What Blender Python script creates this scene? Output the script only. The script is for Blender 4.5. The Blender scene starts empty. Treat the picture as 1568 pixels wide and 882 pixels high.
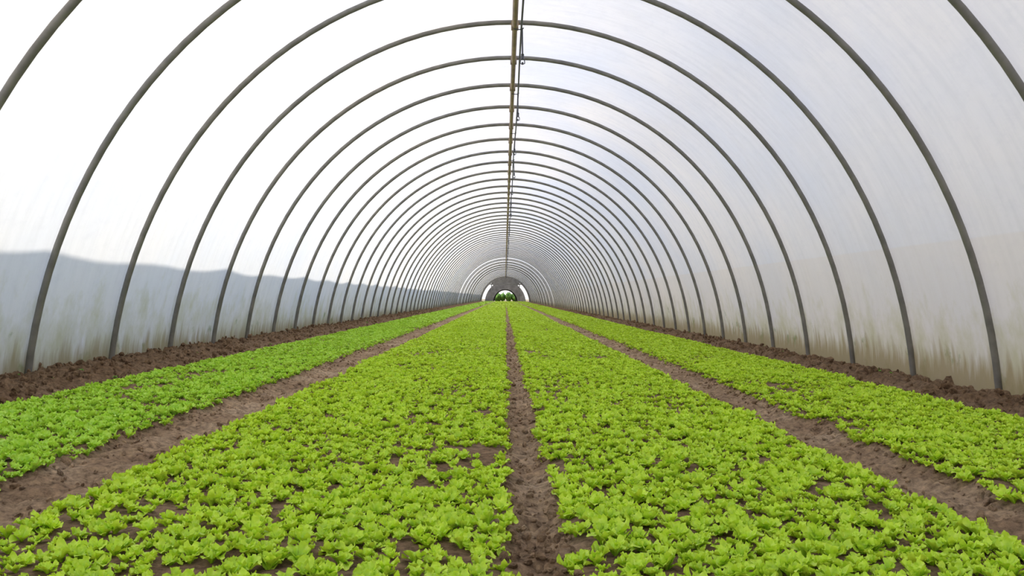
import bpy, math, random, bmesh
import numpy as np
from mathutils import Vector, noise, Matrix
random.seed(7); np.random.seed(7)
scene = bpy.context.scene
scene.view_settings.view_transform = 'Standard'
scene.view_settings.look = 'None'

# ------------------------------------------------------------------ constants
W = 4.06           # half width of the tunnel
ZS = 1.02          # slight vertical stretch of the arch
CX = 0.09          # tunnel centre line
S = 1.6            # hoop spacing
Y0 = 4.75 * S      # first fully visible hoop
ALL_Y = [Y0 + n * S for n in range(-9, 87)]
# some far hoops left out so the distance stays lighter
HOOPS = [y for i, y in enumerate(ALL_Y) if y < 75 or (y < 108 and i % 4 != 0) or (y >= 108 and i % 3 != 0)]
YB, YE = ALL_Y[0], ALL_Y[-1]
CAMH = 0.727

def prof(th, off=0.0):
    """tunnel cross-section; th from 0 (right foot) to pi (left foot)"""
    s = max(0.0, math.sin(th))
    r = W * (0.968 + 0.032 * (1 - s) ** 3) + off
    return CX + r * math.cos(th), r * math.sin(th) * ZS

# ------------------------------------------------------------------ node helpers
def new_mat(name):
    m = bpy.data.materials.new(name); m.use_nodes = True
    nt = m.node_tree; nt.nodes.clear()
    return m, nt, nt.nodes, nt.links
def N(nt, t, **kw):
    n = nt.nodes.new(t)
    for k, v in kw.items(): setattr(n, k, v)
    return n
def noise_n(nt, vec, scale, detail=4, rough=0.55):
    n = N(nt, 'ShaderNodeTexNoise'); n.inputs['Scale'].default_value = scale
    n.inputs['Detail'].default_value = detail; n.inputs['Roughness'].default_value = rough
    if vec is not None: nt.links.new(vec, n.inputs['Vector'])
    return n
def ramp(nt, fac, stops):
    r = N(nt, 'ShaderNodeValToRGB')
    while len(r.color_ramp.elements) < len(stops): r.color_ramp.elements.new(0.5)
    for e, (p, c) in zip(r.color_ramp.elements, stops):
        e.position = p; e.color = (*c, 1) if len(c) == 3 else c
    nt.links.new(fac, r.inputs['Fac']); return r
def mixc(nt, fac, a, b, mode='MIX'):
    m = N(nt, 'ShaderNodeMix', data_type='RGBA', blend_type=mode)
    for sock, v in ((m.inputs[0], fac), (m.inputs[6], a), (m.inputs[7], b)):
        if isinstance(v, (int, float)): sock.default_value = v
        elif isinstance(v, tuple): sock.default_value = (*v, 1)
        else: nt.links.new(v, sock)
    return m.outputs[2]
def math_n(nt, op, a, b=None, c=None, clamp=False):
    m = N(nt, 'ShaderNodeMath', operation=op, use_clamp=clamp)
    for i, v in enumerate((a, b, c)):
        if v is None: continue
        if isinstance(v, (int, float)): m.inputs[i].default_value = v
        else: nt.links.new(v, m.inputs[i])
    return m.outputs[0]
def mapping(nt, vec, scale):
    m = N(nt, 'ShaderNodeMapping'); m.inputs['Scale'].default_value = scale
    nt.links.new(vec, m.inputs['Vector']); return m.outputs[0]
def maprange(nt, v, a, b, c=0.0, d=1.0):
    m = N(nt, 'ShaderNodeMapRange'); m.inputs[1].default_value = a; m.inputs[2].default_value = b
    m.inputs[3].default_value = c; m.inputs[4].default_value = d
    nt.links.new(v, m.inputs[0]); return m.outputs[0]

# ------------------------------------------------------------------ materials
def film_material():
    m, nt, nd, lk = new_mat('plastic_film')
    geo = N(nt, 'ShaderNodeNewGeometry'); pos = geo.outputs['Position']
    sep = N(nt, 'ShaderNodeSeparateXYZ'); lk.new(pos, sep.inputs[0])
    z = sep.outputs[2]
    big = noise_n(nt, mapping(nt, pos, (.5, .35, .5)), 1.0, 4)
    streak = noise_n(nt, mapping(nt, pos, (1.2, 6, .5)), 1.6, 6, .62)
    scr = noise_n(nt, mapping(nt, pos, (2, 1.0, 2)), 5, 6, .7)
    base = mixc(nt, maprange(nt, big.outputs[0], .35, .65), (.92, .885, .86), (.80, .82, .88))
    base = mixc(nt, maprange(nt, streak.outputs[0], .42, .75, 0, .42), base, (.70, .70, .72))
    base = mixc(nt, maprange(nt, scr.outputs[0], .5, .75, 0, .28), base, (.70, .70, .74))
    # second film layer below ~1.25 m on the right-hand side
    low = math_n(nt, 'MULTIPLY', maprange(nt, z, 1.26, 1.24, 0, 1), maprange(nt, sep.outputs[0], 0, .1))
    base = mixc(nt, math_n(nt, 'MULTIPLY', low, .28), base, (.80, .71, .60))
    # algae + mud near the soil
    dn = noise_n(nt, mapping(nt, pos, (1, 2.2, 1.6)), 1.6, 6, .65)
    lim = math_n(nt, 'MULTIPLY_ADD', dn.outputs[0], 2.2, -.72)
    d1 = math_n(nt, 'SUBTRACT', lim, z)
    alg = maprange(nt, d1, -.35, .4, 0, .85)
    base = mixc(nt, alg, base, (.60, .59, .41))
    blot = noise_n(nt, mapping(nt, pos, (1, 1.3, 1.3)), 2.6, 5, .6)
    b1 = math_n(nt, 'SUBTRACT', math_n(nt, 'MULTIPLY_ADD', blot.outputs[0], 3.2, -1.75), z)
    base = mixc(nt, maprange(nt, b1, -.1, .25, 0, .8), base, (.22, .30, .12))
    lim2 = math_n(nt, 'MULTIPLY_ADD', streak.outputs[0], .75, -.14)
    d2 = math_n(nt, 'SUBTRACT', lim2, z)
    base = mixc(nt, maprange(nt, d2, -.06, .14, 0, .85), base, (.40, .33, .19))
    bump = N(nt, 'ShaderNodeBump'); bump.inputs['Strength'].default_value = .35
    bump.inputs['Distance'].default_value = .05
    wr = noise_n(nt, mapping(nt, pos, (.8, 1.8, .5)), 2.0, 5)
    lk.new(wr.outputs[0], bump.inputs['Height'])
    tr = N(nt, 'ShaderNodeBsdfTranslucent'); di = N(nt, 'ShaderNodeBsdfDiffuse')
    gl = N(nt, 'ShaderNodeBsdfGlossy'); gl.inputs['Roughness'].default_value = .35
    for b in (tr, di): lk.new(base, b.inputs['Color'])
    for b in (tr, di, gl): lk.new(bump.outputs[0], b.inputs['Normal'])
    m1 = N(nt, 'ShaderNodeMixShader'); m1.inputs[0].default_value = .3
    lk.new(tr.outputs[0], m1.inputs[1]); lk.new(di.outputs[0], m1.inputs[2])
    m2 = N(nt, 'ShaderNodeMixShader'); m2.inputs[0].default_value = .05
    lk.new(m1.outputs[0], m2.inputs[1]); lk.new(gl.outputs[0], m2.inputs[2])
    out = N(nt, 'ShaderNodeOutputMaterial'); lk.new(m2.outputs[0], out.inputs[0])
    return m

def principled(name, col, rough=.6, metal=0.0, var=None, vscale=20, bump=0, bscale=60):
    m, nt, nd, lk = new_mat(name)
    p = N(nt, 'ShaderNodeBsdfPrincipled'); out = N(nt, 'ShaderNodeOutputMaterial')
    lk.new(p.outputs[0], out.inputs[0])
    geo = N(nt, 'ShaderNodeNewGeometry'); pos = geo.outputs['Position']
    n = noise_n(nt, pos, vscale, 5)
    c = mixc(nt, maprange(nt, n.outputs[0], .35, .65), col, var or col)
    lk.new(c, p.inputs['Base Color'])
    p.inputs['Roughness'].default_value = rough; p.inputs['Metallic'].default_value = metal
    if bump:
        b = N(nt, 'ShaderNodeBump'); b.inputs['Strength'].default_value = bump; b.inputs['Distance'].default_value = .02
        n2 = noise_n(nt, pos, bscale, 6, .65); lk.new(n2.outputs[0], b.inputs['Height']); lk.new(b.outputs[0], p.inputs['Normal'])
    return m

def soil_material():
    m, nt, nd, lk = new_mat('soil')
    p = N(nt, 'ShaderNodeBsdfPrincipled'); out = N(nt, 'ShaderNodeOutputMaterial')
    lk.new(p.outputs[0], out.inputs[0]); p.inputs['Roughness'].default_value = .95
    p.inputs['Specular IOR Level'].default_value = .15
    geo = N(nt, 'ShaderNodeNewGeometry'); pos = geo.outputs['Position']
    sx = N(nt, 'ShaderNodeSeparateXYZ'); lk.new(pos, sx.inputs[0]); x = sx.outputs[0]
    n1 = noise_n(nt, pos, 2.2, 6, .6); n2 = noise_n(nt, pos, 28, 8, .7)
    c = ramp(nt, n1.outputs[0], [(.3, (.30, .20, .125)), (.5, (.45, .32, .205)), (.7, (.60, .46, .32))]).outputs[0]
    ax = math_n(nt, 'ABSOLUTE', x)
    edge_dark = maprange(nt, math_n(nt, 'MULTIPLY_ADD', n1.outputs[0], .5, ax), 3.1, 3.45, 0, .5)  # soil gets darker towards both side walls
    c = mixc(nt, edge_dark, c, (.18, .112, .065))
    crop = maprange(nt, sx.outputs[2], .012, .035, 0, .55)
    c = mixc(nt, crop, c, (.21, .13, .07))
    d = ramp(nt, n2.outputs[0], [(.3, (.28, .26, .25)), (.5, (.9, .88, .86)), (.72, (1.5, 1.45, 1.36))]).outputs[0]
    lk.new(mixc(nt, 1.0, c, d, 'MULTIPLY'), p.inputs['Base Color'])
    b = N(nt, 'ShaderNodeBump'); b.inputs['Strength'].default_value = 1.0; b.inputs['Distance'].default_value = .03
    n3 = noise_n(nt, pos, 45, 8, .7); lk.new(n3.outputs[0], b.inputs['Height']); lk.new(b.outputs[0], p.inputs['Normal'])
    return m

def leaf_material(name, dark, light, edge, transl=.22):
    m, nt, nd, lk = new_mat(name)
    at = N(nt, 'ShaderNodeAttribute', attribute_name='leafcol')   # r: along leaf, g: across
    sep = N(nt, 'ShaderNodeSeparateColor'); lk.new(at.outputs['Color'], sep.inputs[0])
    oi = N(nt, 'ShaderNodeObjectInfo')
    geo = N(nt, 'ShaderNodeNewGeometry'); pos = geo.outputs['Position']
    n = noise_n(nt, pos, .9, 3); n2 = noise_n(nt, pos, 70, 3)
    f = math_n(nt, 'ADD', math_n(nt, 'MULTIPLY', oi.outputs['Random'], .6), math_n(nt, 'MULTIPLY', n.outputs[0], .45))
    c = mixc(nt, maprange(nt, f, .15, .85), dark, light)
    c = mixc(nt, math_n(nt, 'MULTIPLY', math_n(nt, 'POWER', sep.outputs[0], 1.6), .8), c, edge)
    rib = maprange(nt, sep.outputs[1], .0, .16, .4, 0)
    c = mixc(nt, rib, c, (.68, .82, .24))
    c = mixc(nt, maprange(nt, n2.outputs[0], .35, .7, 0, .35), c, dark)
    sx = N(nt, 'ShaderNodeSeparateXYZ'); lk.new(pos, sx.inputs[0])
    fl = maprange(nt, sx.outputs[0], -1.5, -1.9, 0, .28)      # slightly cooler leaf colour in the left-hand bed
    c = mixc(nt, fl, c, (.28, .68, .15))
    di = N(nt, 'ShaderNodeBsdfPrincipled'); di.inputs['Roughness'].default_value = .42
    di.inputs['Specular IOR Level'].default_value = .3
    tr = N(nt, 'ShaderNodeBsdfTranslucent')
    lk.new(c, di.inputs['Base Color']); lk.new(mixc(nt, 1.0, c, (1.15, 1.1, .4), 'MULTIPLY'), tr.inputs['Color'])
    mx = N(nt, 'ShaderNodeMixShader'); mx.inputs[0].default_value = transl
    lk.new(di.outputs[0], mx.inputs[1]); lk.new(tr.outputs[0], mx.inputs[2])
    out = N(nt, 'ShaderNodeOutputMaterial'); lk.new(mx.outputs[0], out.inputs[0])
    return m

M_film = film_material()
M_neighbour = principled('neighbour_dim_cover', (.38, .53, .60), .9, 0, (.44, .57, .60), .6)  # neighbour tunnel's unseen cover, darkened and tinted to shade the left film
M_steel = principled('galvanised_steel', (.155, .15, .135), .55, .1, (.23, .22, .195), 6)
M_ridge = principled('weathered_ridge_steel', (.40, .30, .18), .55, .1, (.22, .17, .12), 4)
M_pipe = principled('black_plastic_pipe', (.06, .065, .08), .45)
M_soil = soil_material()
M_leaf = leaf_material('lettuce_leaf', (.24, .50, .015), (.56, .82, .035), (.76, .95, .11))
M_weed = leaf_material('weed_leaf', (.12, .28, .03), (.22, .42, .05), (.25, .5, .08))
M_grass = principled('outside_field', (.44, .33, .22), .95, 0, (.30, .30, .15), .4, .5, 5)
M_tree = principled('hedge_leaves', (.05, .14, .02), .8, 0, (.16, .34, .05), 2.5, .8, 6)
M_tint_hedge = principled('tint_hedge_leaves', (.30, .24, .15), .8, 0, (.21, .22, .10), 1.5, .8, 6)  # hedge brown picked to warm the light reaching the right-hand film
M_shed = principled('dark_shed_cladding', (.18, .17, .165), .8, 0, (.10, .095, .09), 1.5)
M_frame = principled('door_frame_steel', (.22, .21, .20), .6, .1, (.15, .14, .13), 3)

# ------------------------------------------------------------------ mesh helpers
class MB:
    def __init__(s): s.v = []; s.f = []
    def tube(s, pts, r, seg=10, closed_ends=True, frame_axis=None):
        base = len(s.v); n = len(pts)
        pts = [Vector(p) for p in pts]
        for i, p in enumerate(pts):
            t = (pts[min(i + 1, n - 1)] - pts[max(i - 1, 0)]).normalized()
            ref = Vector(frame_axis) if frame_axis else (Vector((0, 0, 1)) if abs(t.z) < .9 else Vector((1, 0, 0)))
            a = t.cross(ref).normalized(); b = t.cross(a).normalized()
            for k in range(seg):
                an = 2 * math.pi * k / seg
                s.v.append(tuple(p + a * (r * math.cos(an)) + b * (r * math.sin(an))))
        for i in range(n - 1):
            for k in range(seg):
                k2 = (k + 1) % seg
                s.f.append((base + i * seg + k, base + i * seg + k2, base + (i + 1) * seg + k2, base + (i + 1) * seg + k))
        if closed_ends:
            s.f.append(tuple(base + k for k in range(seg))); s.f.append(tuple(base + (n - 1) * seg + k for k in reversed(range(seg))))
    def box(s, c, d):
        b = len(s.v)
        for x in (-1, 1):
            for y in (-1, 1):
                for z in (-1, 1): s.v.append((c[0] + x * d[0] / 2, c[1] + y * d[1] / 2, c[2] + z * d[2] / 2))
        for f in ((0, 1, 3, 2), (4, 6, 7, 5), (0, 4, 5, 1), (2, 3, 7, 6), (0, 2, 6, 4), (1, 5, 7, 3)):
            s.f.append(tuple(b + i for i in f))
    def obj(s, name, mat, smooth=True, parent=None, link=True):
        me = bpy.data.meshes.new(name); me.from_pydata(s.v, [], s.f)
        me.materials.append(mat); me.update()
        if smooth: me.polygons.foreach_set('use_smooth', [True] * len(me.polygons))
        o = bpy.data.objects.new(name, me)
        if link: scene.collection.objects.link(o)
        if parent: o.parent = parent
        return o
def empty(name, loc=(0, 0, 0)):
    e = bpy.data.objects.new(name, None); e.location = loc; e.empty_display_size = .3
    scene.collection.objects.link(e); return e

# ------------------------------------------------------------------ tunnel frame
frame = empty('polytunnel_greenhouse')
hb = MB()
for i, y in enumerate(HOOPS):
    R_T = .029 if y < 40 else .027
    seg = 56 if i < 30 else 36
    pts = []
    for k in range(seg + 1):
        th = math.pi * k / seg
        x, z = prof(th, -R_T - .004); pts.append((x, y, z))
    x0, x1 = pts[0][0], pts[-1][0]
    pts = [(x0 + .03, y, -.3)] + pts + [(x1 - .03, y, -.3)]
    hb.tube(pts, R_T, 10 if i < 35 else 6, frame_axis=(0, 1, 0))
hb.obj('hoops', M_steel, parent=frame)
rb = MB()
R_T = .029
zr = prof(math.pi / 2)[1] - 2 * R_T - .034
rb.tube([(CX, y, zr - .006 * math.sin(i * 1.7)) for i, y in enumerate(ALL_Y)], .032, 10)
for y in HOOPS:   # clamps fixing the purlin to each hoop
    rb.box((CX, y, zr + .02), (.085, .06, .1))
    rb.tube([(CX - .06, y - .02, zr + .03), (CX + .06, y - .02, zr + .03)], .009, 6)
rb.obj('ridge_purlin', M_ridge, parent=frame)

ib = MB()
xi, zi = CX + .085, zr - .02
ib.tube([(xi + .008 * math.sin(i), y, zi - .012 * (i % 2)) for i, y in enumerate(ALL_Y)], .012, 8)
for j, y in enumerate([6.72 * S + k * 2.15 * S for k in range(-3, 38)]):
    L = .40
    sx = .01 * math.sin(j * 2.3)
    ib.tube([(xi, y, zi), (xi + sx, y, zi - L * .5), (xi + sx * 1.5, y, zi - L + .07)], .010, 8)
    ib.tube([(xi + sx * 1.5, y, zi - L + .09), (xi + sx * 1.5, y, zi - L + .03)], .018, 8)
    c = Vector((xi + sx * 1.5, y, zi - L + .03))
    ib.tube([c + Vector((-.004, 0, 0)), c + Vector((-.024, 0, -.012)), c + Vector((-.026, 0, -.05)), c + Vector((0, 0, -.062)),
             c + Vector((.026, 0, -.05)), c + Vector((.024, 0, -.012)), c + Vector((.004, 0, 0))], .006, 6, frame_axis=(0, 1, 0))
    ib.tube([c + Vector((0, 0, -.058)), c + Vector((0, 0, -.036))], .012, 8)
    ib.tube([(CX - .03, y, zr - .005), (CX, y, zr - .038), (xi, y, zi - .02), (xi + .02, y, zi)], .006, 6)
ib.obj('irrigation_pipe_and_sprinklers', M_pipe, parent=frame)

# ------------------------------------------------------------------ film cover
def cover(name, cx_shift, y0, y1, ny, puff, mat, parent=None, wob=0.0):
    v = []; f = []
    nth = 72
    for y in np.linspace(y0, y1, ny):
        wv = wob * (abs(math.sin(math.pi * (y + .4) / 2.4)) + .9 * noise.noise(Vector((y * .35, 3.3, 0))))
        for k in range(nth + 1):
            th = math.pi * k / nth
            ph = ((y - Y0) / S) % 1.0
            off = .004 - (.018 * math.sin(math.pi * ph) * (1 if puff else 0)) - wv
            x, z = prof(th, off)
            v.append((x + cx_shift, y, z - (.25 if k in (0, nth) else 0)))
    for i in range(ny - 1):
        for k in range(nth):
            a = i * (nth + 1) + k
            f.append((a, a + 1, a + nth + 2, a + nth + 1))
    b = MB(); b.v = v; b.f = f
    return b.obj(name, mat, parent=parent)
cover('plastic_film_cover', 0, YB, YE, 4 * (len(ALL_Y) - 1) + 1, True, M_film, frame)
cover('neighbouring_tunnel', -(2 * W + 1.0), YB - 12, YE + 12, 400, False, M_neighbour, None, .05)

gb = MB(); nth = 48
gb.v.append((CX, YB, 0))
for k in range(nth + 1):
    x, z = prof(math.pi * k / nth, 0.0); gb.v.append((x, YB, z))
for k in range(nth): gb.f.append((0, k + 1, k + 2))
gb.obj('gable_film', M_film, smooth=False, parent=frame)

# ------------------------------------------------------------------ ground inside
BEDS = [(-3.05, -1.86), (-1.43, .01), (.185, 1.43), (1.81, 3.0)]
def bed_edge(b, side, y):
    x = BEDS[b][side]
    return x + .03 * noise.noise(Vector((y * .55, b * 7.1 + side * 3.3, 0))) + .025 * noise.noise(Vector((y * 3.1, b * 5.1 + side * 2.3, 4)))
def sst(a, b, x):
    t = min(1, max(0, (x - a) / (b - a))); return t * t * (3 - 2 * t)
def ground_h(x, y):
    lift = 0
    for b in range(4):
        e0, e1 = bed_edge(b, 0, y), bed_edge(b, 1, y)
        lift = max(lift, sst(e0 - .05, e0 + .05, x) * (1 - sst(e1 - .05, e1 + .05, x)))
    h = .035 * lift
    if -1.86 < x < -1.43 or 1.43 < x < 1.81:
        c = -1.645 if x < 0 else 1.62
        h -= .02 * math.exp(-((x - c) / .12) ** 2)
    if 0 < x < .2: h -= .02 * math.exp(-((x - .1) / .06) ** 2)
    bl = 1 - sst(-3.5, -3.1, x); br = sst(3.05, 3.35, x)
    h += bl * .07 + br * .05 * math.exp(-((x - 3.4) / .25) ** 2) - .04 * sst(3.5, 3.9, x)
    rough = .010 + .035 * max(bl, br) + .024 * (1 - lift)
    p = Vector((x, y, 0))
    h += rough * (noise.noise(p * 5) * .9 + noise.noise(p * 13) * .7 + noise.noise(p * 31) * .5)
    return h
ysg = [YB]
while ysg[-1] < 1.6: ysg.append(ysg[-1] + .25)
while ysg[-1] < YE + .3:
    d = max(1.6, ysg[-1]); ysg.append(ysg[-1] + max(.018, .0075 * d))
xsg = np.arange(-4.35, 4.5, .028)
g = MB()
for y in ysg:
    for x in xsg: g.v.append((float(x), y, ground_h(float(x), y)))
nx = len(xsg)
for i in range(len(ysg) - 1):
    for k in range(nx - 1):
        a = i * nx + k; g.f.append((a, a + 1, a + nx + 1, a + nx))
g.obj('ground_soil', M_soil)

o = MB(); q = 260
o.v = [(-q, -q, -.14), (q, -q, -.14), (q, q + 100, -.14), (-q, q + 100, -.14)]; o.f = [(0, 1, 2, 3)]
o.obj('outside_field', M_grass)

# ------------------------------------------------------------------ plant templates
def lettuce_mesh(name, seed, nleaf, mat, L0=.046, nt=6, nu=5):
    rnd = random.Random(seed)
    v = []; f = []; col = []
    widths = [(0, .12), (.2, .20), (.4, .45), (.6, .86), (.8, 1.05), (.93, .85), (1, .42)]
    def wf(t):
        for (a, wa), (b, wb) in zip(widths, widths[1:]):
            if t <= b: return wa + (wb - wa) * (t - a) / (b - a)
        return .4
    for i in range(nleaf):
        inner = i / nleaf
        an = i * 2.399 + rnd.uniform(-.3, .3)
        L = L0 * (1.08 - .42 * inner) * rnd.uniform(.8, 1.15)
        wd = L * rnd.uniform(.38, .5)
        e0 = math.radians(56 + 32 * inner + rnd.uniform(-9, 9))
        dr = math.radians(rnd.uniform(45, 100)) * (1 - .35 * inner)
        ph = rnd.uniform(0, 6.28); fr = rnd.uniform(7, 10)
        base = len(v); r = .003; z = .0; tprev = 0
        ca, sa = math.cos(an), math.sin(an)
        for ti in range(nt + 1):
            t = ti / nt
            e = e0 - dr * t
            dt = (t - tprev) * L; tprev = t
            r += math.cos(e) * dt; z += math.sin(e) * dt
            for ui in range(nu):
                u = -1 + 2 * ui / (nu - 1)
                w = wd * wf(t)
                lx = r - .12 * L * (u * u) * t + .05 * L * math.sin(fr * u * 1.3 + ph) * t
                ly = u * w
                lz = z + .18 * L * u * u * t + .15 * L * t * abs(u) * math.sin(fr * t + ph + 2.5 * u) + .03*L*math.sin(9*t+5*u+ph)
                v.append((lx * ca - ly * sa, lx * sa + ly * ca, lz))
                col.append((t, abs(u), 0, 1))
        for ti in range(nt):
            for ui in range(nu - 1):
                a = base + ti * nu + ui; f.append((a, a + 1, a + nu + 1, a + nu))
    me = bpy.data.meshes.new(name); me.from_pydata(v, [], f); me.materials.append(mat)
    ca_ = me.color_attributes.new('leafcol', 'FLOAT_COLOR', 'POINT')
    ca_.data.foreach_set('color', [c for q_ in col for c in q_])
    me.polygons.foreach_set('use_smooth', [True] * len(me.polygons)); me.update()
    return bpy.data.objects.new(name, me)
def clod_mesh(name, seed):
    bm = bmesh.new(); bmesh.ops.create_icosphere(bm, subdivisions=2, radius=1)
    for vv in bm.verts:
        n_ = noise.noise(vv.co * 1.3 + Vector((seed * 9.1, 0, 0))) * .5 + noise.noise(vv.co * 3 + Vector((seed, 3, 0))) * .25
        vv.co *= 1 + n_; vv.co.z *= .7
    me = bpy.data.meshes.new(name); bm.to_mesh(me); bm.free(); me.materials.append(M_soil)
    return bpy.data.objects.new(name, me)
def coll(name, objs):
    c = bpy.data.collections.new(name)
    for o_ in objs: c.objects.link(o_)
    return c
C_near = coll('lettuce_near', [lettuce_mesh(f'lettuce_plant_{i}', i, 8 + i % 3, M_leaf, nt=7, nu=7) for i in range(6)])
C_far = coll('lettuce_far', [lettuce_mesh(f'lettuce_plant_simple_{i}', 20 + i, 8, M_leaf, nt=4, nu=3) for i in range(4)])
C_weed = coll('weed', [lettuce_mesh(f'weed_{i}', 40 + i, 9, M_weed, nt=5, nu=3) for i in range(3)])
C_clod = coll('clods', [clod_mesh(f'clod_{i}', i) for i in range(5)])

def scatter(name, pts, rots, scls, idxs, collections):
    me = bpy.data.meshes.new(name); me.from_pydata(pts, [], [])
    a = me.attributes.new('rot', 'FLOAT_VECTOR', 'POINT'); a.data.foreach_set('vector', np.array(rots, dtype=np.float32).ravel())
    a = me.attributes.new('scl', 'FLOAT_VECTOR', 'POINT'); a.data.foreach_set('vector', np.array(scls, dtype=np.float32).ravel())
    a = me.attributes.new('idx', 'INT', 'POINT'); a.data.foreach_set('value', [i[1] for i in idxs])
    a = me.attributes.new('grp', 'INT', 'POINT'); a.data.foreach_set('value', [i[0] for i in idxs])
    ob = bpy.data.objects.new(name, me); scene.collection.objects.link(ob)
    ng = bpy.data.node_groups.new(name + '_scatter', 'GeometryNodeTree')
    ng.interface.new_socket('Geometry', in_out='INPUT', socket_type='NodeSocketGeometry')
    ng.interface.new_socket('Geometry', in_out='OUTPUT', socket_type='NodeSocketGeometry')
    gi = ng.nodes.new('NodeGroupInput'); go = ng.nodes.new('NodeGroupOutput')
    join = ng.nodes.new('GeometryNodeJoinGeometry')
    def attr(nm, dt):
        n = ng.nodes.new('GeometryNodeInputNamedAttribute'); n.data_type = dt; n.inputs['Name'].default_value = nm
        return n.outputs['Attribute']
    ar, as_, ai, ag = attr('rot', 'FLOAT_VECTOR'), attr('scl', 'FLOAT_VECTOR'), attr('idx', 'INT'), attr('grp', 'INT')
    for gidx, c in enumerate(collections):
        cmp_ = ng.nodes.new('FunctionNodeCompare'); cmp_.data_type = 'INT'; cmp_.operation = 'EQUAL'
        ins = [s_ for s_ in cmp_.inputs if s_.type == 'INT']
        ng.links.new(ag, ins[0]); ins[1].default_value = gidx
        ci = ng.nodes.new('GeometryNodeCollectionInfo'); ci.inputs['Collection'].default_value = c
        ci.inputs['Separate Children'].default_value = True; ci.inputs['Reset Children'].default_value = True
        ip = ng.nodes.new('GeometryNodeInstanceOnPoints'); ip.inputs['Pick Instance'].default_value = True
        ng.links.new(gi.outputs[0], ip.inputs['Points']); ng.links.new(cmp_.outputs[0], ip.inputs['Selection'])
        ng.links.new(ci.outputs[0], ip.inputs['Instance']); ng.links.new(ai, ip.inputs['Instance Index'])
        ng.links.new(ar, ip.inputs['Rotation']); ng.links.new(as_, ip.inputs['Scale'])
        ng.links.new(ip.outputs[0], join.inputs[0])
    ng.links.new(join.outputs[0], go.inputs[0])
    md = ob.modifiers.new('scatter', 'NODES'); md.node_group = ng
    return ob

total = 0
for b in range(4):
    pts = []; rots = []; scls = []; idxs = []
    y = .8
    while y < YE - .3:
        if y < 24: sp, k, grp = .056, .76, (0 if y < 10 else 1)
        elif y < 60: sp, k, grp = .10, 1.4, 1
        else: sp, k, grp = .2, 2.6, 1
        e0, e1 = bed_edge(b, 0, y) + .02 * k, bed_edge(b, 1, y) - .02 * k
        n = max(2, int(round((e1 - e0) / sp)))
        for i in range(n + 1):
            x = e0 + (e1 - e0) * i / n + random.gauss(0, .2 * sp)
            yj = y + random.gauss(0, .26 * sp)
            gap = noise.noise(Vector((x * 1.7, yj * .9, b * 3.0))) + .8 * noise.noise(Vector((x * 5, yj * 5, b)))
            thr = -.38 if b in (1, 2) else -.46
            if gap < thr and random.random() < .6: continue
            if random.random() < .07 and y < 30: continue
            s = k * random.uniform(.65, 1.22) * (1.0 + .25 * gap)
            if y < 8: s *= 1.0 + .010 * (8 - y)
            if k > 1: s = k * random.uniform(.85, 1.1)
            zz = ground_h(x, yj) if y < 30 else .035
            pts.append((x, yj, zz - .002))
            rots.append((random.gauss(0, .16), random.gauss(0, .16), random.uniform(0, 6.28)))
            hz = s * 1.15 if k < 1 else s / k * 1.0
            scls.append((s, s, hz)); idxs.append((grp, random.randrange(6 if grp == 0 else 4)))
        y += sp
    total += len(pts)
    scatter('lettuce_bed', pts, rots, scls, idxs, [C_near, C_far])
print('plants', total)

pts = []; rots = []; scls = []; idxs = []
def clod(x, y, s):
    pts.append((x, y, ground_h(x, y) + s * .25)); rots.append([random.uniform(0, 6.28) for _ in range(3)])
    scls.append((s, s * random.uniform(.7, 1.1), s * random.uniform(.6, 1))); idxs.append((0, random.randrange(5)))
for _ in range(9000):
    y = 1.5 + 26 * random.random() ** 1.8
    r = random.random()
    if r < .25: x = random.uniform(.0, .2)
    elif r < .6: x = random.choice((random.uniform(-1.9, -1.4), random.gauss(-1.84, .05), random.gauss(-1.46, .04)))
    else: x = random.choice((random.uniform(1.4, 1.85), random.gauss(1.8, .04), random.gauss(1.46, .04)))
    clod(x, y, random.choice((.004, .005, .006, .009, .014)) * random.uniform(.7, 1.5))
for _ in range(7500):
    y = 4 + 45 * random.random() ** 1.5
    x = random.uniform(-4.0, -3.05) if random.random() < .5 else random.uniform(3.02, 4.05)
    clod(x, y, random.choice((.01, .015, .02, .03)) * random.uniform(.6, 1.4))
scatter('soil_clods', pts, rots, scls, idxs, [C_clod])
pts = []; rots = []; scls = []; idxs = []
for _ in range(50):
    y = 7 + 40 * random.random() ** 1.5
    x = random.choice((random.uniform(-3.8, -3.2), random.uniform(3.1, 3.9)))
    s = random.uniform(.3, .75)
    pts.append((x, y, ground_h(x, y))); rots.append((0, 0, random.uniform(0, 6.28)))
    scls.append((s, s, s)); idxs.append((0, random.randrange(3)))
scatter('weed_seedlings', pts, rots, scls, idxs, [C_weed])

# ------------------------------------------------------------------ far end
pb = MB()
def arch_ring(mb, y, k_out, k_in, dy, zmin_th=0.0):
    n = 40
    base = len(mb.v)
    for kk in range(n + 1):
        th = zmin_th + (math.pi - 2 * zmin_th) * kk / n
        for kf in (k_out, k_in):
            x, z = prof(th); x = CX + (x - CX) * kf; z = z * kf
            mb.v.append((x, y, z)); mb.v.append((x, y + dy, z))
    for kk in range(n):
        a = base + kk * 4; c = a + 4
        mb.f += [(a, c, c + 2, a + 2), (a + 1, a + 3, c + 3, c + 1), (a + 2, c + 2, c + 3, a + 3), (a, a + 1, c + 1, c)]
arch_ring(pb, YE, .995, .93, .15)
arch_ring(pb, YE + .02, .96, .76, .06, math.radians(52))   # cladding in the crown of the gable
for x in (CX - 2.2, CX + 2.2): pb.box((x, YE + .1, 1.4), (.14, .1, 2.9))
pb.box((CX, YE + .1, 2.75), (5.6, .1, .16))
pb.obj('end_portal_frame', M_frame, smooth=False, parent=frame)
sb = MB()
arch_ring(sb, YE + 7, .84, .50, .25)
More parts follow.
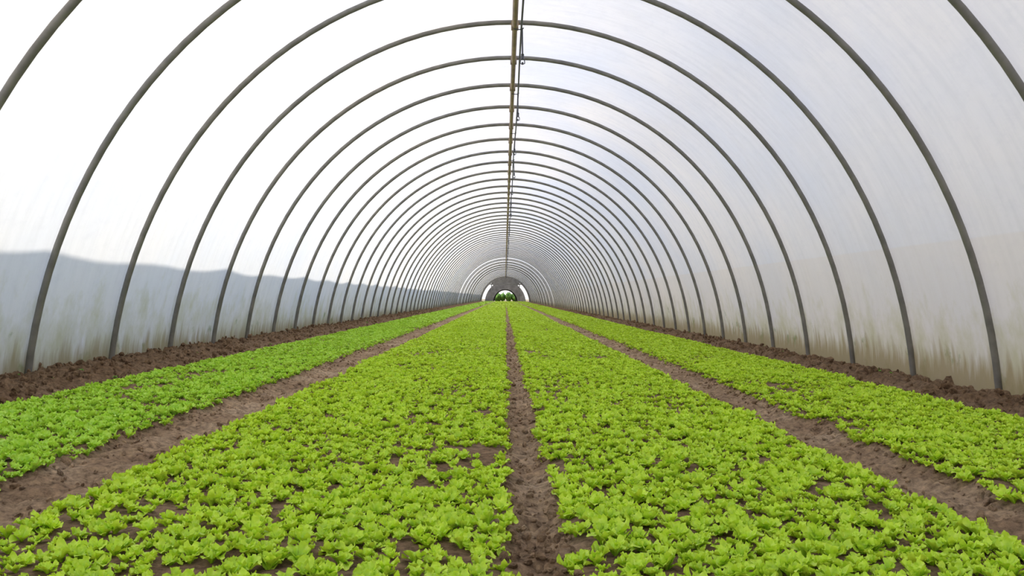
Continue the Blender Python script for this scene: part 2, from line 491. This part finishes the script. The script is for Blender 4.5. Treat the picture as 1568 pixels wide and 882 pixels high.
for kf in (.84, .50):
    base = len(sb.v); n = 32
    for yy in (YE + 7, YE + 30):
        for kk in range(n + 1):
            x, z = prof(math.pi * kk / n); sb.v.append((CX + (x - CX) * kf, yy, z * kf))
    for kk in range(n): sb.f.append((base + kk, base + kk + 1, base + n + 2 + kk, base + n + 1 + kk))
sb.obj('arched_shed', M_shed, smooth=False)
def hedge(name, x0, x1, y0, y1, h, n, seed, wd=1.0, mat=None):
    rnd = random.Random(seed); b = MB()
    for i in range(n):
        tt = (i + .5) / n
        ln = math.hypot(x1 - x0, y1 - y0) / n
        c = Vector((x0 + (x1 - x0) * tt + rnd.uniform(-.3, .3), y0 + (y1 - y0) * tt + rnd.uniform(-.3, .3), h * rnd.uniform(.38, .55)))
        bm = bmesh.new(); bmesh.ops.create_icosphere(bm, subdivisions=3, radius=1)
        base = len(b.v)
        along_x = abs(x1 - x0) > abs(y1 - y0)
        rx, ry = (ln * .8, wd) if along_x else (wd, ln * .8)
        for vv in bm.verts:
            d = 1 + .35 * noise.noise(vv.co * 2.2 + c) + .2 * noise.noise(vv.co * 6 + c)
            p = Vector((vv.co.x * rx, vv.co.y * ry, vv.co.z * h * .52)) * d + c
            b.v.append((p.x, p.y, max(p.z, -.15)))
        for ff in bm.faces: b.f.append(tuple(base + vv.index for vv in ff.verts))
        bm.free()
    return b.obj(name, mat or M_tree)
hedge('hedge', -2.6, 2.8, YE + 33, YE + 33, 1.55, 8, 3)
hedge('hedge', 9.5, 9.5, -12, YE + 10, 3.2, 52, 5, 1.6, M_tint_hedge)  # added unseen hedge, dims and tints light on the right-hand film

# ------------------------------------------------------------------ light
w = bpy.data.worlds.new('sky'); scene.world = w; w.use_nodes = True
nt = w.node_tree; nt.nodes.clear()
tc = N(nt, 'ShaderNodeTexCoord'); sp = N(nt, 'ShaderNodeSeparateXYZ'); nt.links.new(tc.outputs['Generated'], sp.inputs[0])
rp = ramp(nt, sp.outputs[2], [(0.0, (.99, .96, .94)), (.25, (.92, .92, .97)), (1.0, (.75, .80, 1.0))])
bg = N(nt, 'ShaderNodeBackground'); bg.inputs[1].default_value = 1.36
nt.links.new(rp.outputs[0], bg.inputs[0])
wo = N(nt, 'ShaderNodeOutputWorld'); nt.links.new(bg.outputs[0], wo.inputs[0])
sl = bpy.data.lights.new('sun', 'SUN'); sl.energy = 3.2; sl.angle = math.radians(.9); sl.color = (1, .925, .80)
so = bpy.data.objects.new('sun', sl); scene.collection.objects.link(so)
so.rotation_euler = Vector((.807, .2, -.591)).to_track_quat('-Z', 'Y').to_euler(); so.location = (-20, 0, 20)

# ------------------------------------------------------------------ camera
cd = bpy.data.cameras.new('camera'); cam = bpy.data.objects.new('camera', cd); scene.collection.objects.link(cam)
cd.sensor_width = 36; cd.lens = 1403 / 1568 * 36; cd.clip_end = 600; cd.clip_start = .05
cam.location = (0, 0, CAMH)
cam.rotation_euler = (math.radians(90 + .57), math.radians(-.5), math.radians(-.45))
scene.camera = cam
